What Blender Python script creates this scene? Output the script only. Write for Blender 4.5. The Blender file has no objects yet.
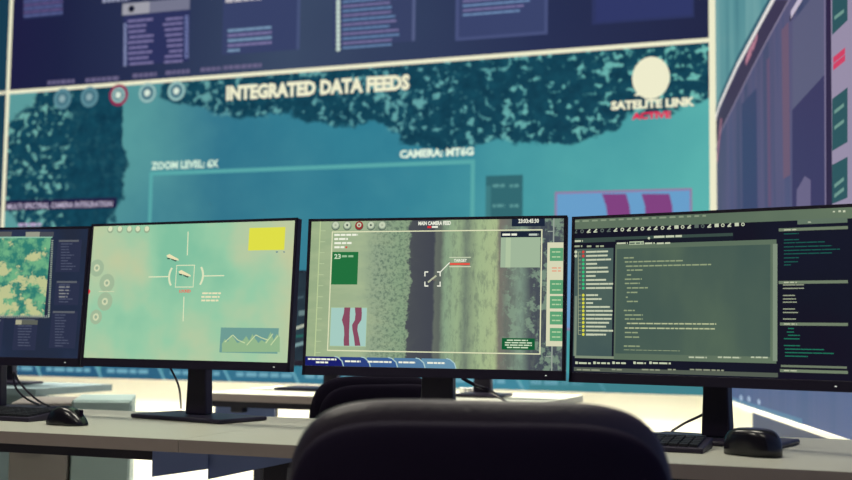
import bpy, bmesh, math, random
from mathutils import Vector, Matrix
random.seed(7)
C = bpy.context.scene.collection
R = math.radians

# ------------------------------------------------------------------ camera
F, CX, CY = 1183.0, 426.0, 240.0
YAW, PITCH, ROLL = R(19.5), R(4.45), R(0.73)
CAM = Vector((0, 0, .965))
_d = Vector((-math.sin(YAW)*math.cos(PITCH), math.cos(YAW)*math.cos(PITCH), math.sin(PITCH)))
_r0 = Vector((math.cos(YAW), math.sin(YAW), 0)); _u0 = _r0.cross(_d)
_r = _r0*math.cos(ROLL) + _u0*math.sin(ROLL)
_u = _u0*math.cos(ROLL) - _r0*math.sin(ROLL)
cd = bpy.data.cameras.new('camera'); cam = bpy.data.objects.new('camera', cd); C.objects.link(cam)
cd.sensor_width = 36; cd.lens = F/852*36; cd.clip_start = .05; cd.clip_end = 60
cam.matrix_world = Matrix(((_r.x, _u.x, -_d.x, CAM.x), (_r.y, _u.y, -_d.y, CAM.y), (_r.z, _u.z, -_d.z, CAM.z), (0, 0, 0, 1)))
cd.dof.use_dof = True; cd.dof.focus_distance = 2.62; cd.dof.aperture_fstop = 3.8
bpy.context.scene.camera = cam

def ray(x, y): return _d + _r*((x-CX)/F) - _u*((y-CY)/F)
def hit(x, y, O, n):
    v = ray(x, y); return CAM + v*((O-CAM).dot(n)/v.dot(n))
def onz(x, y, z): return hit(x, y, Vector((0, 0, z)), Vector((0, 0, 1)))
def ony(x, y, Y): return hit(x, y, Vector((0, Y, 0)), Vector((0, 1, 0)))

# ------------------------------------------------------------------ materials
def lin(c):
    return tuple(((v/255)/12.92 if v/255 <= .04045 else ((v/255+.055)/1.055)**2.4) for v in c)
class N:
    """small node writer"""
    def __init__(s, name):
        s.m = bpy.data.materials.new(name); s.m.use_nodes = True
        s.t = s.m.node_tree; s.b = s.t.nodes['Principled BSDF']
    def n(s, kind, **kw):
        x = s.t.nodes.new(kind)
        for k, v in kw.items(): setattr(x, k, v)
        return x
    def put(s, sock, v):
        if isinstance(v, bpy.types.NodeSocket): s.t.links.new(v, sock)
        elif isinstance(v, tuple) and len(v) == 3 and sock.type == 'RGBA': sock.default_value = v+(1,)
        else: sock.default_value = v
    def math(s, op, a, b=0.0, c=0.0, clamp=False):
        x = s.n('ShaderNodeMath', operation=op, use_clamp=clamp)
        for i, v in enumerate((a, b, c)): s.put(x.inputs[i], v)
        return x.outputs[0]
    def obj(s):
        t = s.n('ShaderNodeTexCoord'); q = s.n('ShaderNodeSeparateXYZ'); s.t.links.new(t.outputs['Object'], q.inputs[0])
        return t.outputs['Object'], q.outputs[0], q.outputs[1], q.outputs[2]
    def noise(s, vec, scale, detail=4, rough=.55, stretch=(1, 1, 1), dist=0, off=(0, 0, 0)):
        mp = s.n('ShaderNodeMapping'); mp.inputs['Scale'].default_value = stretch; mp.inputs['Location'].default_value = off
        s.put(mp.inputs[0], vec)
        x = s.n('ShaderNodeTexNoise'); s.put(x.inputs['Vector'], mp.outputs[0])
        x.inputs['Scale'].default_value = scale; x.inputs['Detail'].default_value = detail
        x.inputs['Roughness'].default_value = rough; x.inputs['Distortion'].default_value = dist
        return x.outputs[0]
    def ramp(s, f, stops, interp='LINEAR'):
        x = s.n('ShaderNodeValToRGB'); cr = x.color_ramp; cr.interpolation = interp
        while len(cr.elements) < len(stops): cr.elements.new(.5)
        for e, (p, c) in zip(cr.elements, stops):
            e.position = p; e.color = (lin(c) if not isinstance(c, float) else (c, c, c)) + (1,)
        s.put(x.inputs[0], f); return x.outputs[0]
    def mix(s, f, a, b, mode='MIX'):
        x = s.n('ShaderNodeMix', data_type='RGBA', blend_type=mode)
        s.put(x.inputs[0], f)
        for i, v in ((6, a), (7, b)):
            s.put(x.inputs[i], v)
        return x.outputs[2]
    def step(s, v, a, b):
        x = s.n('ShaderNodeMapRange', interpolation_type='SMOOTHSTEP')
        s.put(x.inputs[0], v); x.inputs[1].default_value = a; x.inputs[2].default_value = b
        return x.outputs[0]
    def emit(s, col, k=1.0):
        s.b.inputs['Base Color'].default_value = (0, 0, 0, 1)
        s.b.inputs['Roughness'].default_value = .5
        s.b.inputs['Specular IOR Level'].default_value = .02
        s.put(s.b.inputs['Emission Color'], col); s.b.inputs['Emission Strength'].default_value = k
        return s.m
_E = {}
def E(*c, k=1.0):
    key = c+(k,)
    if key not in _E:
        nn = N('lit_pixels_%d_%d_%d' % c); _E[key] = nn.emit(lin(c), k)
    return _E[key]
def surf(name, col, rough=.5, spec=.5, metal=0, bump=0, bscale=200, var=.08, vscale=6):
    nn = N(name); v, x, y, z = nn.obj()
    a = nn.noise(v, vscale, 3)
    c = lin(col); hi = tuple(min(1, q*(1+var)) for q in c); lo = tuple(q*(1-var) for q in c)
    nn.put(nn.b.inputs['Base Color'], nn.mix(a, lo, hi))
    nn.b.inputs['Roughness'].default_value = rough; nn.b.inputs['Metallic'].default_value = metal
    nn.b.inputs['Specular IOR Level'].default_value = spec
    if bump:
        bn = nn.n('ShaderNodeBump'); bn.inputs['Strength'].default_value = bump; bn.inputs['Distance'].default_value = .002
        nn.put(bn.inputs['Height'], nn.noise(v, bscale, 2)); nn.put(nn.b.inputs['Normal'], bn.outputs[0])
    return nn.m
M = dict(
    plastic=surf('black_plastic', (33, 26, 48), .42, .4, bump=.15, bscale=900),
    plastic2=surf('matte_black_plastic', (30, 23, 44), .6, .3, bump=.15, bscale=700),
    keys=surf('key_plastic', (36, 36, 44), .5, .4),
    gloss=surf('glossy_black_plastic', (22, 20, 28), .22, .5),
    leather=surf('black_leather', (44, 34, 50), .4, .6, bump=.4, bscale=160),
    shell=surf('black_chair_shell', (24, 15, 38), .75, .12, bump=.2, bscale=300),
    fabric=surf('black_fabric', (17, 13, 26), .95, .05, bump=.6, bscale=600),
    desk=surf('desk_laminate', (176, 176, 164), .45, .35, bump=.05, bscale=400, var=.03, vscale=3),
    edge=surf('desk_edge_band', (138, 126, 122), .6, .3, var=.06, vscale=20),
    beam=surf('dark_steel', (28, 22, 40), .5, .4),
    tray=surf('blue_grey_sheet_metal', (104, 118, 168), .5, .4, var=.05),
    wall=surf('white_painted_wall', (238, 235, 220), .7, .2, var=.015, vscale=2),
    sidereflect=surf('blue_grey_display_reflection', (38, 54, 92), .6, .2, var=.1, vscale=3),  # tone stands for the side display mirrored below it
    dark=surf('charcoal_painted_wall', (70, 70, 84), .8, .2),
    ceil=surf('ceiling_paint', (150, 150, 155), .9, .1),
    floor=surf('pale_vinyl_floor', (205, 203, 195), .3, .4, var=.05, vscale=2),
    dimtop=surf('dimmed_grey_laminate', (96, 112, 118), .5, .3, var=.03),  # grey darkened in the colour for the weaker light on that desk
    cab=surf('beige_cabinet_laminate', (150, 144, 140), .6, .3),
    cabl=surf('pale_grey_cabinet_laminate', (166, 188, 186), .55, .3),
    steel=surf('brushed_steel', (170, 170, 175), .3, .5, metal=.9),
    white=surf('white_ceramic', (235, 235, 230), .3, .5),
)

# ------------------------------------------------------------------ mesh helpers
def box(bm, x0, x1, y0, y1, z0, z1, mi=0, mat=None):
    vs = [bm.verts.new((x, y, z)) for x in (x0, x1) for y in (y0, y1) for z in (z0, z1)]
    if mat: 
        for v in vs: v.co = mat @ v.co
    for f in ((0, 1, 3, 2), (4, 6, 7, 5), (0, 4, 5, 1), (2, 3, 7, 6), (0, 2, 6, 4), (1, 5, 7, 3)):
        bm.faces.new([vs[i] for i in f]).material_index = mi
    return vs
def prism(bm, pts, y0, y1, mi=0):
    """pts (x,z) outline extruded along y"""
    a = [bm.verts.new((x, y0, z)) for x, z in pts]; b = [bm.verts.new((x, y1, z)) for x, z in pts]
    n = len(pts)
    bm.faces.new(a).material_index = mi; bm.faces.new(b[::-1]).material_index = mi
    for i in range(n): bm.faces.new((a[i], b[i], b[(i+1) % n], a[(i+1) % n])).material_index = mi
def slab(bm, pts, z0, z1, mi=0):
    a = [bm.verts.new((x, y, z0)) for x, y in pts]; b = [bm.verts.new((x, y, z1)) for x, y in pts]
    n = len(pts); bm.faces.new(a[::-1]).material_index = mi; bm.faces.new(b).material_index = mi
    for i in range(n): bm.faces.new((a[i], a[(i+1) % n], b[(i+1) % n], b[i])).material_index = mi
def bevel(bm, w, seg=2):
    bmesh.ops.remove_doubles(bm, verts=bm.verts, dist=1e-5)
    bmesh.ops.recalc_face_normals(bm, faces=bm.faces)
    ed = [e for e in bm.edges if len(e.link_faces) == 2 and e.calc_face_angle(0) > .6]
    bmesh.ops.bevel(bm, geom=ed, offset=w, segments=seg, profile=.5, affect='EDGES', clamp_overlap=True)
def superell(bm, a, b, c, n=5, m=3, cx=0, cy=0, cz=0, bend=0, bendz=0, nu=64, nv=24):
    """rounded slab: a half-width x, b half-height z, c half-thickness y"""
    sg = lambda v, p: math.copysign(abs(v)**p, v)
    rows = []
    for j in range(1, nv):
        ph = -math.pi/2 + math.pi*j/nv; row = []
        for i in range(nu):
            th = 2*math.pi*i/nu
            k = sg(math.cos(ph), 2/m)
            x = a*k*sg(math.cos(th), 2/n); z = b*k*sg(math.sin(th), 2/n); y = c*sg(math.sin(ph), 2/m)
            y += bend*(x/a)**2 + bendz*(z/b)**2
            row.append(bm.verts.new((cx+x, cy+y, cz+z)))
        rows.append(row)
    for p, q in zip(rows, rows[1:]):
        for i in range(nu): bm.faces.new((p[i], p[(i+1) % nu], q[(i+1) % nu], q[i]))
    for row, s in ((rows[0], -1), (rows[-1], 1)):
        v = bm.verts.new((cx, cy+s*c, cz))
        for i in range(nu): bm.faces.new((row[i], row[(i+1) % nu], v))
    bmesh.ops.recalc_face_normals(bm, faces=bm.faces)
def cyl(bm, x, y, z0, z1, r0, r1=None, seg=24, mi=0):
    r1 = r0 if r1 is None else r1
    a = [bm.verts.new((x+r0*math.cos(2*math.pi*i/seg), y+r0*math.sin(2*math.pi*i/seg), z0)) for i in range(seg)]
    b = [bm.verts.new((x+r1*math.cos(2*math.pi*i/seg), y+r1*math.sin(2*math.pi*i/seg), z1)) for i in range(seg)]
    bm.faces.new(a[::-1]); bm.faces.new(b)
    for i in range(seg): bm.faces.new((a[i], a[(i+1) % seg], b[(i+1) % seg], b[i]))
def tube(bm, pts, r, seg=8, sub=8):
    P = [Vector(p) for p in pts]; path = []
    for i in range(len(P)-1):
        p0 = P[max(i-1, 0)]; p1 = P[i]; p2 = P[i+1]; p3 = P[min(i+2, len(P)-1)]
        for k in range(sub):
            t = k/sub
            path.append(.5*((2*p1)+(p2-p0)*t+(2*p0-5*p1+4*p2-p3)*t*t+(3*p1-p0-3*p2+p3)*t**3))
    path.append(P[-1]); rows = []
    for i, p in enumerate(path):
        d = (path[min(i+1, len(path)-1)]-path[max(i-1, 0)]).normalized()
        s = d.cross(Vector((0, 0, 1))); s = s.normalized() if s.length > 1e-4 else Vector((1, 0, 0)); u = s.cross(d)
        rows.append([bm.verts.new(p+(s*math.cos(2*math.pi*k/seg)+u*math.sin(2*math.pi*k/seg))*r) for k in range(seg)])
    for a, b in zip(rows, rows[1:]):
        for k in range(seg): bm.faces.new((a[k], a[(k+1) % seg], b[(k+1) % seg], b[k]))
    bm.faces.new(rows[0][::-1]); bm.faces.new(rows[-1])
def obj(name, bm, mats, parent=None, smooth=False, loc=None, keepn=False):
    if not keepn: bmesh.ops.recalc_face_normals(bm, faces=bm.faces)
    me = bpy.data.meshes.new(name); bm.to_mesh(me); bm.free()
    for m in (mats if isinstance(mats, (list, tuple)) else [mats]): me.materials.append(m)
    if smooth:
        for p in me.polygons: p.use_smooth = True
        if smooth != 'all': me.set_sharp_from_angle(angle=R(35))
    o = bpy.data.objects.new(name, me); C.objects.link(o); o.parent = parent
    if loc is not None: o.location = loc
    return o
def thing(name, label, cat, loc=(0, 0, 0), rz=0, group=None):
    o = bpy.data.objects.new(name, None); C.objects.link(o); o.empty_display_size = .1
    o.location = loc; o.rotation_euler = (0, 0, rz); return tag(o, label, cat, group)
def tag(o, label, cat, group=None):
    o['label'] = label; o['category'] = cat
    if group: o['group'] = group
    return o
def struct(name, bm, m, keepn=False):
    o = obj(name, bm, m, keepn=keepn); o['kind'] = 'structure'; return o

# ------------------------------------------------------------------ lit display canvas
class Canvas:
    """picture shown on a display: flat lit shapes on the panel, O = lower left corner, ex/ey in-plane axes"""
    def __init__(s, O, ex, ey, W, H, eps):
        s.O, s.ex, s.ey, s.W, s.H, s.eps = O, ex, ey, W, H, eps
        s.n = ex.cross(ey); s.bm = bmesh.new(); s.mats = []
    def mi(s, m):
        if m not in s.mats: s.mats.append(m)
        return s.mats.index(m)
    def P(s, x, y):
        q = hit(x, y, s.O, s.n) - s.O; return q.dot(s.ex), q.dot(s.ey)
    def poly(s, uv, m, L=1):
        i = s.mi(m)
        vs = [s.bm.verts.new((min(max(u, 0), s.W), min(max(v, 0), s.H), s.eps*L)) for u, v in uv]
        try: s.bm.faces.new(vs).material_index = i
        except ValueError: pass
    def uvrect(s, u0, u1, v0, v1, m, L=1):
        if v0 > v1: v0, v1 = v1, v0
        s.poly([(u0, v0), (u1, v0), (u1, v1), (u0, v1)], m, L)
    def ext(s, xl, xr, yt, yb):
        u0, v1 = s.P(xl, yt); _, v0 = s.P(xl, yb); u1, _ = s.P(xr, yt)
        return u0, u1, v0, v1
    def rect(s, xl, xr, yt, yb, m, L=1): s.uvrect(*s.ext(xl, xr, yt, yb), m, L)
    def pp(s, pts, m, L=1):
        s.poly([s.P(*p) for p in pts], m, L)
    def line(s, pts, w, m, L=2):
        """poly line through pixels, w = width in metres"""
        q = [Vector(s.P(*p)) for p in pts]
        for a, b in zip(q, q[1:]):
            d = (b-a).normalized(); t = Vector((-d.y, d.x))*w/2; d = d*w*.3
            s.poly([a-t-d, b-t+d, b+t+d, a+t-d], m, L)
    def frame(s, xl, xr, yt, yb, w, m, L=2, sides='lrtb'):
        u0, u1, v0, v1 = s.ext(xl, xr, yt, yb)
        if 't' in sides: s.uvrect(u0, u1, v1-w, v1, m, L)
        if 'b' in sides: s.uvrect(u0, u1, v0, v0+w, m, L)
        if 'l' in sides: s.uvrect(u0, u0+w, v0, v1, m, L)
        if 'r' in sides: s.uvrect(u1-w, u1, v0, v1, m, L)
    def disc(s, x, y, rpx, m, L=2, seg=20, inner=0, a0=0, a1=360, sq=1):
        u, v = s.P(x, y); u2, _ = s.P(x+rpx, y); r = u2-u
        n = seg
        pts = [(u+r*math.cos(R(a0+(a1-a0)*i/n)), v+sq*r*math.sin(R(a0+(a1-a0)*i/n))) for i in range(n+1)]
        if inner:
            k = inner
            pin = [(u+(p-u)*k, v+(q-v)*k) for p, q in pts]
            for i in range(n): s.poly([pin[i], pts[i], pts[i+1], pin[i+1]], m, L)
        else: s.poly(pts[:-1] if a1-a0 == 360 else pts, m, L)
    def bars(s, xl, xr, y, h, m, L=2, word=(3, 9), gap=1.2, slope=None):
        """a line of print too small to read: word-long strokes between pixels xl..xr at height y, h px tall"""
        u0, u1, v0, v1 = s.ext(xl, xr, y-h/2, y+h/2); k = (u1-u0)/(xr-xl); u = u0
        while u < u1:
            w = min(random.uniform(*word)*k, u1-u); s.uvrect(u, u+w, v0, v1, m, L); u += w+gap*k
    def text(s, txt, xl, xr, yt, yb, m, L=3, bold=.02):
        cu = bpy.data.curves.new('t', 'FONT'); cu.body = txt; cu.offset = bold; cu.resolution_u = 2; cu.fill_mode = 'FRONT'
        to = bpy.data.objects.new('t', cu); C.objects.link(to)
        bpy.context.view_layer.update()
        me = bpy.data.meshes.new_from_object(to.evaluated_get(bpy.context.evaluated_depsgraph_get()))
        bpy.data.objects.remove(to); bpy.data.curves.remove(cu)
        xs = [v.co.x for v in me.vertices]; ys = [v.co.y for v in me.vertices]
        a, b, c, d = min(xs), max(xs), min(ys), max(ys); u0, u1, v0, v1 = s.ext(xl, xr, yt, yb)
        i = s.mi(m); vs = [s.bm.verts.new((u0+(v.co.x-a)/(b-a)*(u1-u0), v0+(v.co.y-c)/(d-c)*(v1-v0), s.eps*L)) for v in me.vertices]
        for p in me.polygons:
            try: s.bm.faces.new([vs[k] for k in p.vertices]).material_index = i
            except ValueError: pass
        bpy.data.meshes.remove(me)
    def build(s, parent, name='screen'):
        for f in s.bm.faces:
            f.normal_update()
            if f.normal.z < 0: f.normal_flip()
        o = obj(name, s.bm, s.mats, keepn=True)
        mw = Matrix(((s.ex.x, s.ey.x, s.n.x, s.O.x), (s.ex.y, s.ey.y, s.n.y, s.O.y), (s.ex.z, s.ey.z, s.n.z, s.O.z), (0, 0, 0, 1)))
        pm = Matrix.Translation(parent.location) @ Matrix.Rotation(parent.rotation_euler.z, 4, 'Z')
        o.parent = parent; o.matrix_basis = pm.inverted() @ mw
        return o

# ================================================================== ROOM
YW = 6.5                                  # back wall
XL, XR = -5.41, -.600                     # its two corners
ta = R(14.5)
sdir = Vector((math.sin(ta), -math.cos(ta), 0))      # right wall, corner towards the viewer
ldir = Vector((-math.sin(ta), -math.cos(ta), 0))
cR = Vector((XR, YW, 0)); cL = Vector((XL, YW, 0))
LEN = 8.6; HT = 3.75
eR = cR+sdir*LEN; eL = cL+ldir*LEN
corn = [(cL.x, cL.y), (cR.x, cR.y), (eR.x, eR.y), (eL.x, eL.y)]
bm = bmesh.new(); slab(bm, [(x*1.0, y) for x, y in corn[::-1]], -.1, 0); struct('floor', bm, M['floor'])
bm = bmesh.new(); slab(bm, corn[::-1], HT, HT+.1); struct('ceiling', bm, M['ceil'])
def wall(name, a, b, m, t=.12):
    d = (Vector(b)-Vector(a)).normalized(); nrm = Vector((-d.y, d.x))   # outward = left of a->b
    bm = bmesh.new(); A, B = Vector(a), Vector(b)
    slab(bm, [tuple(A), tuple(B), tuple(B+nrm*t), tuple(A+nrm*t)], 0, HT); return struct(name, bm, m)
wall('wall_back', corn[0], corn[1], M['wall'])
wall('wall_right', corn[1], corn[2], M['wall'])
wall('wall_front', corn[2], corn[3], M['dark'])
wall('wall_left', corn[3], corn[0], M['wall'])
# panel added low on the right wall, its blue-grey painting the display's reflection
nR = Vector((-math.cos(ta), -math.sin(ta), 0))        # right wall's inward normal
nL = Vector((math.cos(ta), -math.sin(ta), 0))
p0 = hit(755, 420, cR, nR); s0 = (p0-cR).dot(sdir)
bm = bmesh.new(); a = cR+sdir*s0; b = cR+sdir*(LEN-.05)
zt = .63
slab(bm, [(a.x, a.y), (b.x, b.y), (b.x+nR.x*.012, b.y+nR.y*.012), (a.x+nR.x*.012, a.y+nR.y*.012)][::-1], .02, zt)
struct('reflection_trim', bm, M['sidereflect'])
bm = bmesh.new(); a = cR+sdir*.03; b = cR+sdir*(LEN-.05)
slab(bm, [(a.x, a.y), (b.x, b.y), (b.x+nR.x*.06, b.y+nR.y*.06), (a.x+nR.x*.06, a.y+nR.y*.06)][::-1], .631, .6475)
struct('trim_2', bm, M['wall'])

# ================================================================== VIDEO WALLS
cream = E(238, 236, 205); pale = E(205, 232, 205); tealline = E(88, 168, 168)
def foliage_mat():
    nn = N('aerial_tree_picture'); v, x, y, z = nn.obj()
    big = nn.noise(v, .9, 4, .5)
    base = nn.ramp(nn.math('ADD', nn.math('MULTIPLY', x, 1/4.7), nn.math('MULTIPLY', nn.math('SUBTRACT', big, .5), .35)),
                   [(0, (92, 152, 150)), (.2, (84, 150, 152)), (.36, (36, 106, 134)), (.62, (38, 122, 146)), (.8, (62, 150, 160)), (1, (90, 182, 176))])
    base = nn.mix(.22, base, nn.mix(nn.noise(v, 2.2, 5, .6, off=(3, 1, 0)), lin((20, 90, 120)), lin((120, 195, 190))))
    # tree crowns: ellipses in panel metres (u,v,ru,rv)
    def ell(u, w, ru, rv):
        a = nn.math('POWER', nn.math('DIVIDE', nn.math('SUBTRACT', x, u), ru), 2)
        b = nn.math('POWER', nn.math('DIVIDE', nn.math('SUBTRACT', y, w), rv), 2)
        return nn.math('SUBTRACT', 1, nn.math('ADD', a, b))
    return nn, v, x, y, base, ell
Z0 = .648
W0 = XR-XL
wall_cv = Canvas(Vector((XL, YW-.06, Z0)), Vector((1, 0, 0)), Vector((0, 0, 1)), W0, 3.5-Z0, .0015)
def wuv(px, py): return wall_cv.P(px, py)
nn, v, x, y, base, ell = foliage_mat()
els = []
for px, py, rx, ry in ((28, 165, 34, 60), (72, 160, 54, 100), (60, 250, 48, 70), (110, 130, 14, 60), (520, 70, 150, 74), (370, 62, 140, 66), (265, 70, 96, 50), (200, 90, 40, 18), (640, 55, 90, 62), (455, 110, 80, 40), (560, 110, 75, 34), (700, 60, 40, 40)):
    u, w = wuv(px, py); u2, _ = wuv(px+rx, py); _, w2 = wuv(px, py-ry); els.append(ell(u, w, u2-u, w2-w))
dn = els[0]
for e in els[1:]: dn = nn.math('MAXIMUM', dn, e)
edge = nn.noise(v, 4.2, 6, .7, off=(5, 2, 0))
mask = nn.step(nn.math('ADD', dn, nn.math('MULTIPLY', nn.math('SUBTRACT', edge, .5), 1.5)), .0, .16)
spk = nn.noise(v, 19, 3, .6, off=(1, 7, 0)); spk2 = nn.noise(v, 3.2, 3, .6)
hole = nn.step(nn.math('ADD', spk, nn.math('MULTIPLY', nn.math('SUBTRACT', spk2, .5), .45)), .53, .64)
uL, _ = wuv(62, 150); uL2, _ = wuv(200, 150)
solid = nn.math('SUBTRACT', 1, nn.math('MULTIPLY', nn.step(x, uL, uL+.12), nn.math('SUBTRACT', 1, nn.step(x, uL2-.3, uL2))))
hole = nn.math('MULTIPLY', hole, nn.math('ADD', nn.math('MULTIPLY', solid, .9), .06))
leaf = nn.mix(nn.noise(v, 14, 2), lin((8, 40, 62)), lin((26, 84, 102)))
leaf = nn.mix(hole, leaf, nn.mix(nn.math('MULTIPLY', hole, .35), base, lin((150, 215, 195))))
feed = nn.emit(nn.mix(mask, base, leaf))
nn = N('navy_picture'); v, x, y, z = nn.obj()
c = nn.ramp(nn.math('MULTIPLY', x, 1/4.7), [(0, (30, 28, 64)), (.12, (30, 36, 68)), (.3, (46, 58, 88)), (.48, (64, 80, 106)), (.62, (54, 68, 98)), (.8, (42, 52, 86)), (1, (36, 42, 72))])
navy = nn.emit(nn.mix(nn.math('MULTIPLY', nn.noise(v, 1.2, 2), .35), c, lin((30, 30, 70))))

w = wall_cv; W0, H0 = w.W, w.H
_, vs = w.P(6, 92); 
vs = sum(w.P(a, b)[1] for a, b in ((6, 93), (300, 71), (711, 40)))/3
uA = w.P(8, 92)[0]; uB = w.P(713, 40)[0]
(ux, va_), (uy, vb_) = w.P(8, 92.6), w.P(713, 40)
sl = (vb_-va_)/(uy-ux); vA = va_-sl*ux; vB = vA+sl*W0
w.poly([(0, 0), (W0, 0), (W0, vB), (0, vA)], feed, 0); w.poly([(0, vA), (W0, vB), (W0, H0), (0, H0)], navy, 0)
w.poly([(0, vA-.012), (W0, vB-.012), (W0, vB+.013), (0, vA+.013)], cream, 2)
ub, uc = w.P(8.3, 92)[0], w.P(713.5, 100)[0]
w.uvrect(ub-.014, ub+.014, 0, H0, cream, 3); w.uvrect(uc-.022, uc+.02, 0, H0, cream, 3)
w.uvrect(0, ub-.01, 0, H0, E(24, 60, 80), 2); w.uvrect(uc+.01, W0, 0, H0, E(110, 150, 150), 2)
w.text('INTEGRATED DATA FEEDS', 227, 410, 86, 101, cream, 4, .055)
w.text('SATELITE LINK', 611, 695, 101.5, 110.5, cream, 4, .055)
w.text('ACTIVE', 632, 671, 113, 120, E(232, 40, 85), 4, .05)
w.text('ZOOM LEVEL: 6X', 152, 219, 162, 170, E(214, 240, 220), 4, .04)
w.text('CAMERA: MT6G', 400, 474, 150, 158.5, E(225, 242, 222), 4, .05)
w.rect(0, 117, 201, 211, E(34, 30, 66), 2)
w.text('MULTI SPECTRAL CAMERA INTEGRATION', 8, 113, 204, 209.5, E(200, 190, 212), 4, .02)
w.bars(19, 42, 225, 3, E(190, 170, 205), 4)
# dish symbol
w.disc(651, 78, 19, cream, 3, sq=1.15); w.pp([(638, 92), (634, 96), (662, 95), (661, 88)], cream, 3)
# round buttons
for i, px in enumerate((63, 90, 119, 148, 177)):
    py = 99-(px-63)*.068
    if i == 2: w.disc(px, py, 9.5, E(150, 40, 80), 3)
    w.disc(px, py, 9 if i != 2 else 7, E(74, 118, 132), 4); w.disc(px, py, 8.6 if i != 2 else 6.6, E(150, 190, 186) if i > 1 else E(92, 138, 150), 5, inner=.72); w.disc(px, py, 3, E(215, 230, 215) if i > 1 else E(140, 170, 175), 6)
# zoom frame
w.frame(150, 475, 172, 330, .024, tealline, 3)
# telemetry list on the picture
w.rect(486, 523, 176, 240, E(50, 104, 112), 2); w.rect(486, 491, 186, 240, E(62, 122, 128), 3)
for py in (186, 206, 220): w.bars(493, 505, py, 3, E(92, 150, 150), 4); w.bars(510, 519, py, 3, E(92, 150, 150), 4)
# stripe sample picture
w.rect(555, 692, 192, 330, E(150, 120, 160), 2); w.rect(557, 690, 194, 328, E(104, 158, 202), 3)
for base_x, wd in ((603, 24), (641, 28)):
    L = []; Rr = []
    for k in range(12):
        py = 194+k*12; dx = 5*math.sin(k*.9+base_x)
        L.append(w.P(base_x+dx, py)); Rr.append(w.P(base_x+wd+dx*.8, py))
    for k in range(11): w.poly([L[k], L[k+1], Rr[k+1], Rr[k]], E(128, 66, 128), 4)
# bottom tabs
for i in range(9):
    u0 = .03+i*.46; t = i/8
    col = (int(38+30*t), int(84+56*t), int(118+40*t))
    w.poly([(u0, 0), (u0+.46, 0), (u0+.40, .1), (u0, .1)], E(*col), 3)
    w.poly([(u0+.40, .1), (u0+.46, 0), (u0+.48, 0), (u0+.42, .1)], E(104, 164, 180), 4)
    uu = u0+.05
    while uu < u0+.36:
        ww = random.uniform(.04, .09); w.uvrect(uu, uu+ww, .035, .06, E(112, 168, 186), 4); uu += ww+.015
w.uvrect(W0*.78, W0, 0, .07, E(64, 128, 138), 4)
# upper dark strip: menus and lists
lil = E(98, 84, 132); lil2 = E(120, 114, 158); blu = E(70, 112, 150)
for k in range(5): w.bars(24, 63, 2+k*3.6+0, 2, lil if k % 2 else E(88, 96, 146), 3, word=(7, 10), gap=.6)
w.rect(25, 64, -14, 19, E(44, 54, 92), 1)
for a, b, t in ((48, 75, 83), (86, 120, 80.5), (133, 157, 76), (166, 190, 73), (201, 222, 70), (224, 262, 68)): w.bars(a, b, t, 4, E(106, 100, 134), 3, word=(3, 6), gap=1)
w.rect(124, 190, 10, 66, E(44, 50, 92), 1)
w.rect(123, 190, 4, 15.5, E(116, 118, 140), 2); w.rect(123, 150, 4, 15.5, E(158, 158, 168), 3); w.disc(132, 9, 3, E(20, 25, 45), 4)
for k in range(9):
    py = 21.5+k*5.35
    w.bars(128+random.uniform(0, 2), 146+random.uniform(0, 8), py, 2.4, lil2, 3, word=(6, 9), gap=.4)
    w.bars(163+random.uniform(0, 8), 183, py-2, 2.4, lil2, 3, word=(6, 9), gap=.4)
for k in range(24): w.rect(124, 127, 24+k*1.8, 25+k*1.8, E(150, 160, 200), 3); w.rect(185, 189, 16+k*1.8, 17+k*1.8, E(120, 130, 180), 3)
w.bars(103, 130, 1, 4, E(150, 155, 180), 3, word=(2, 4))
w.rect(224, 301, -18, 55, E(56, 66, 104), 1); w.frame(224, 301, -18, 55, .02, E(72, 84, 122), 2, 'r')
w.bars(226, 262, 1, 4, E(190, 185, 190), 3)
for k in range(5): w.bars(228, 272 if k < 4 else 240, 31+k*5, 2.6, lil2 if k % 2 else E(120, 150, 180), 3, word=(6, 10), gap=.5)
w.rect(334, 416, -18, 47, E(56, 66, 102), 1); w.frame(334, 416, -18, 47, .02, E(84, 94, 132), 2, 'r')
for k in range(13):
    w.disc(338.5, -6+k*4.6, 2.2, E(196, 214, 204), 3); w.bars(343, random.uniform(388, 400), -7+k*4.6, 2.1, lil2 if k % 2 else E(100, 130, 170), 3, word=(6, 10), gap=.4)
w.rect(456, 548, -20, 41, E(56, 64, 104), 1); w.frame(456, 548, -20, 41, .022, E(72, 82, 124), 2)
w.rect(460, 545, -16, 38, E(58, 68, 108), 2)
for k in range(5): w.bars(463, (508, 500, 530, 524, 520)[k], -3+k*4.6, 2, lil2 if k % 2 else E(110, 140, 180), 3, word=(8, 12), gap=.5)
w.rect(592, 694, -20, 25, E(46, 54, 96), 1); w.rect(596, 692, -20, 22, E(48, 56, 104), 2)
vw = thing('video_wall', 'huge back wall display showing a teal aerial tree picture under the heading INTEGRATED DATA FEEDS', 'video wall', (0, 0, 0))
vw.location = (XL+W0/2, YW, Z0)
w.build(vw)
bm = bmesh.new(); box(bm, -W0/2+.001, W0/2-.001, -.0595, -.001, 0, H0, 0); obj('panel_housing', bm, M['plastic2'], vw)

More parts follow.
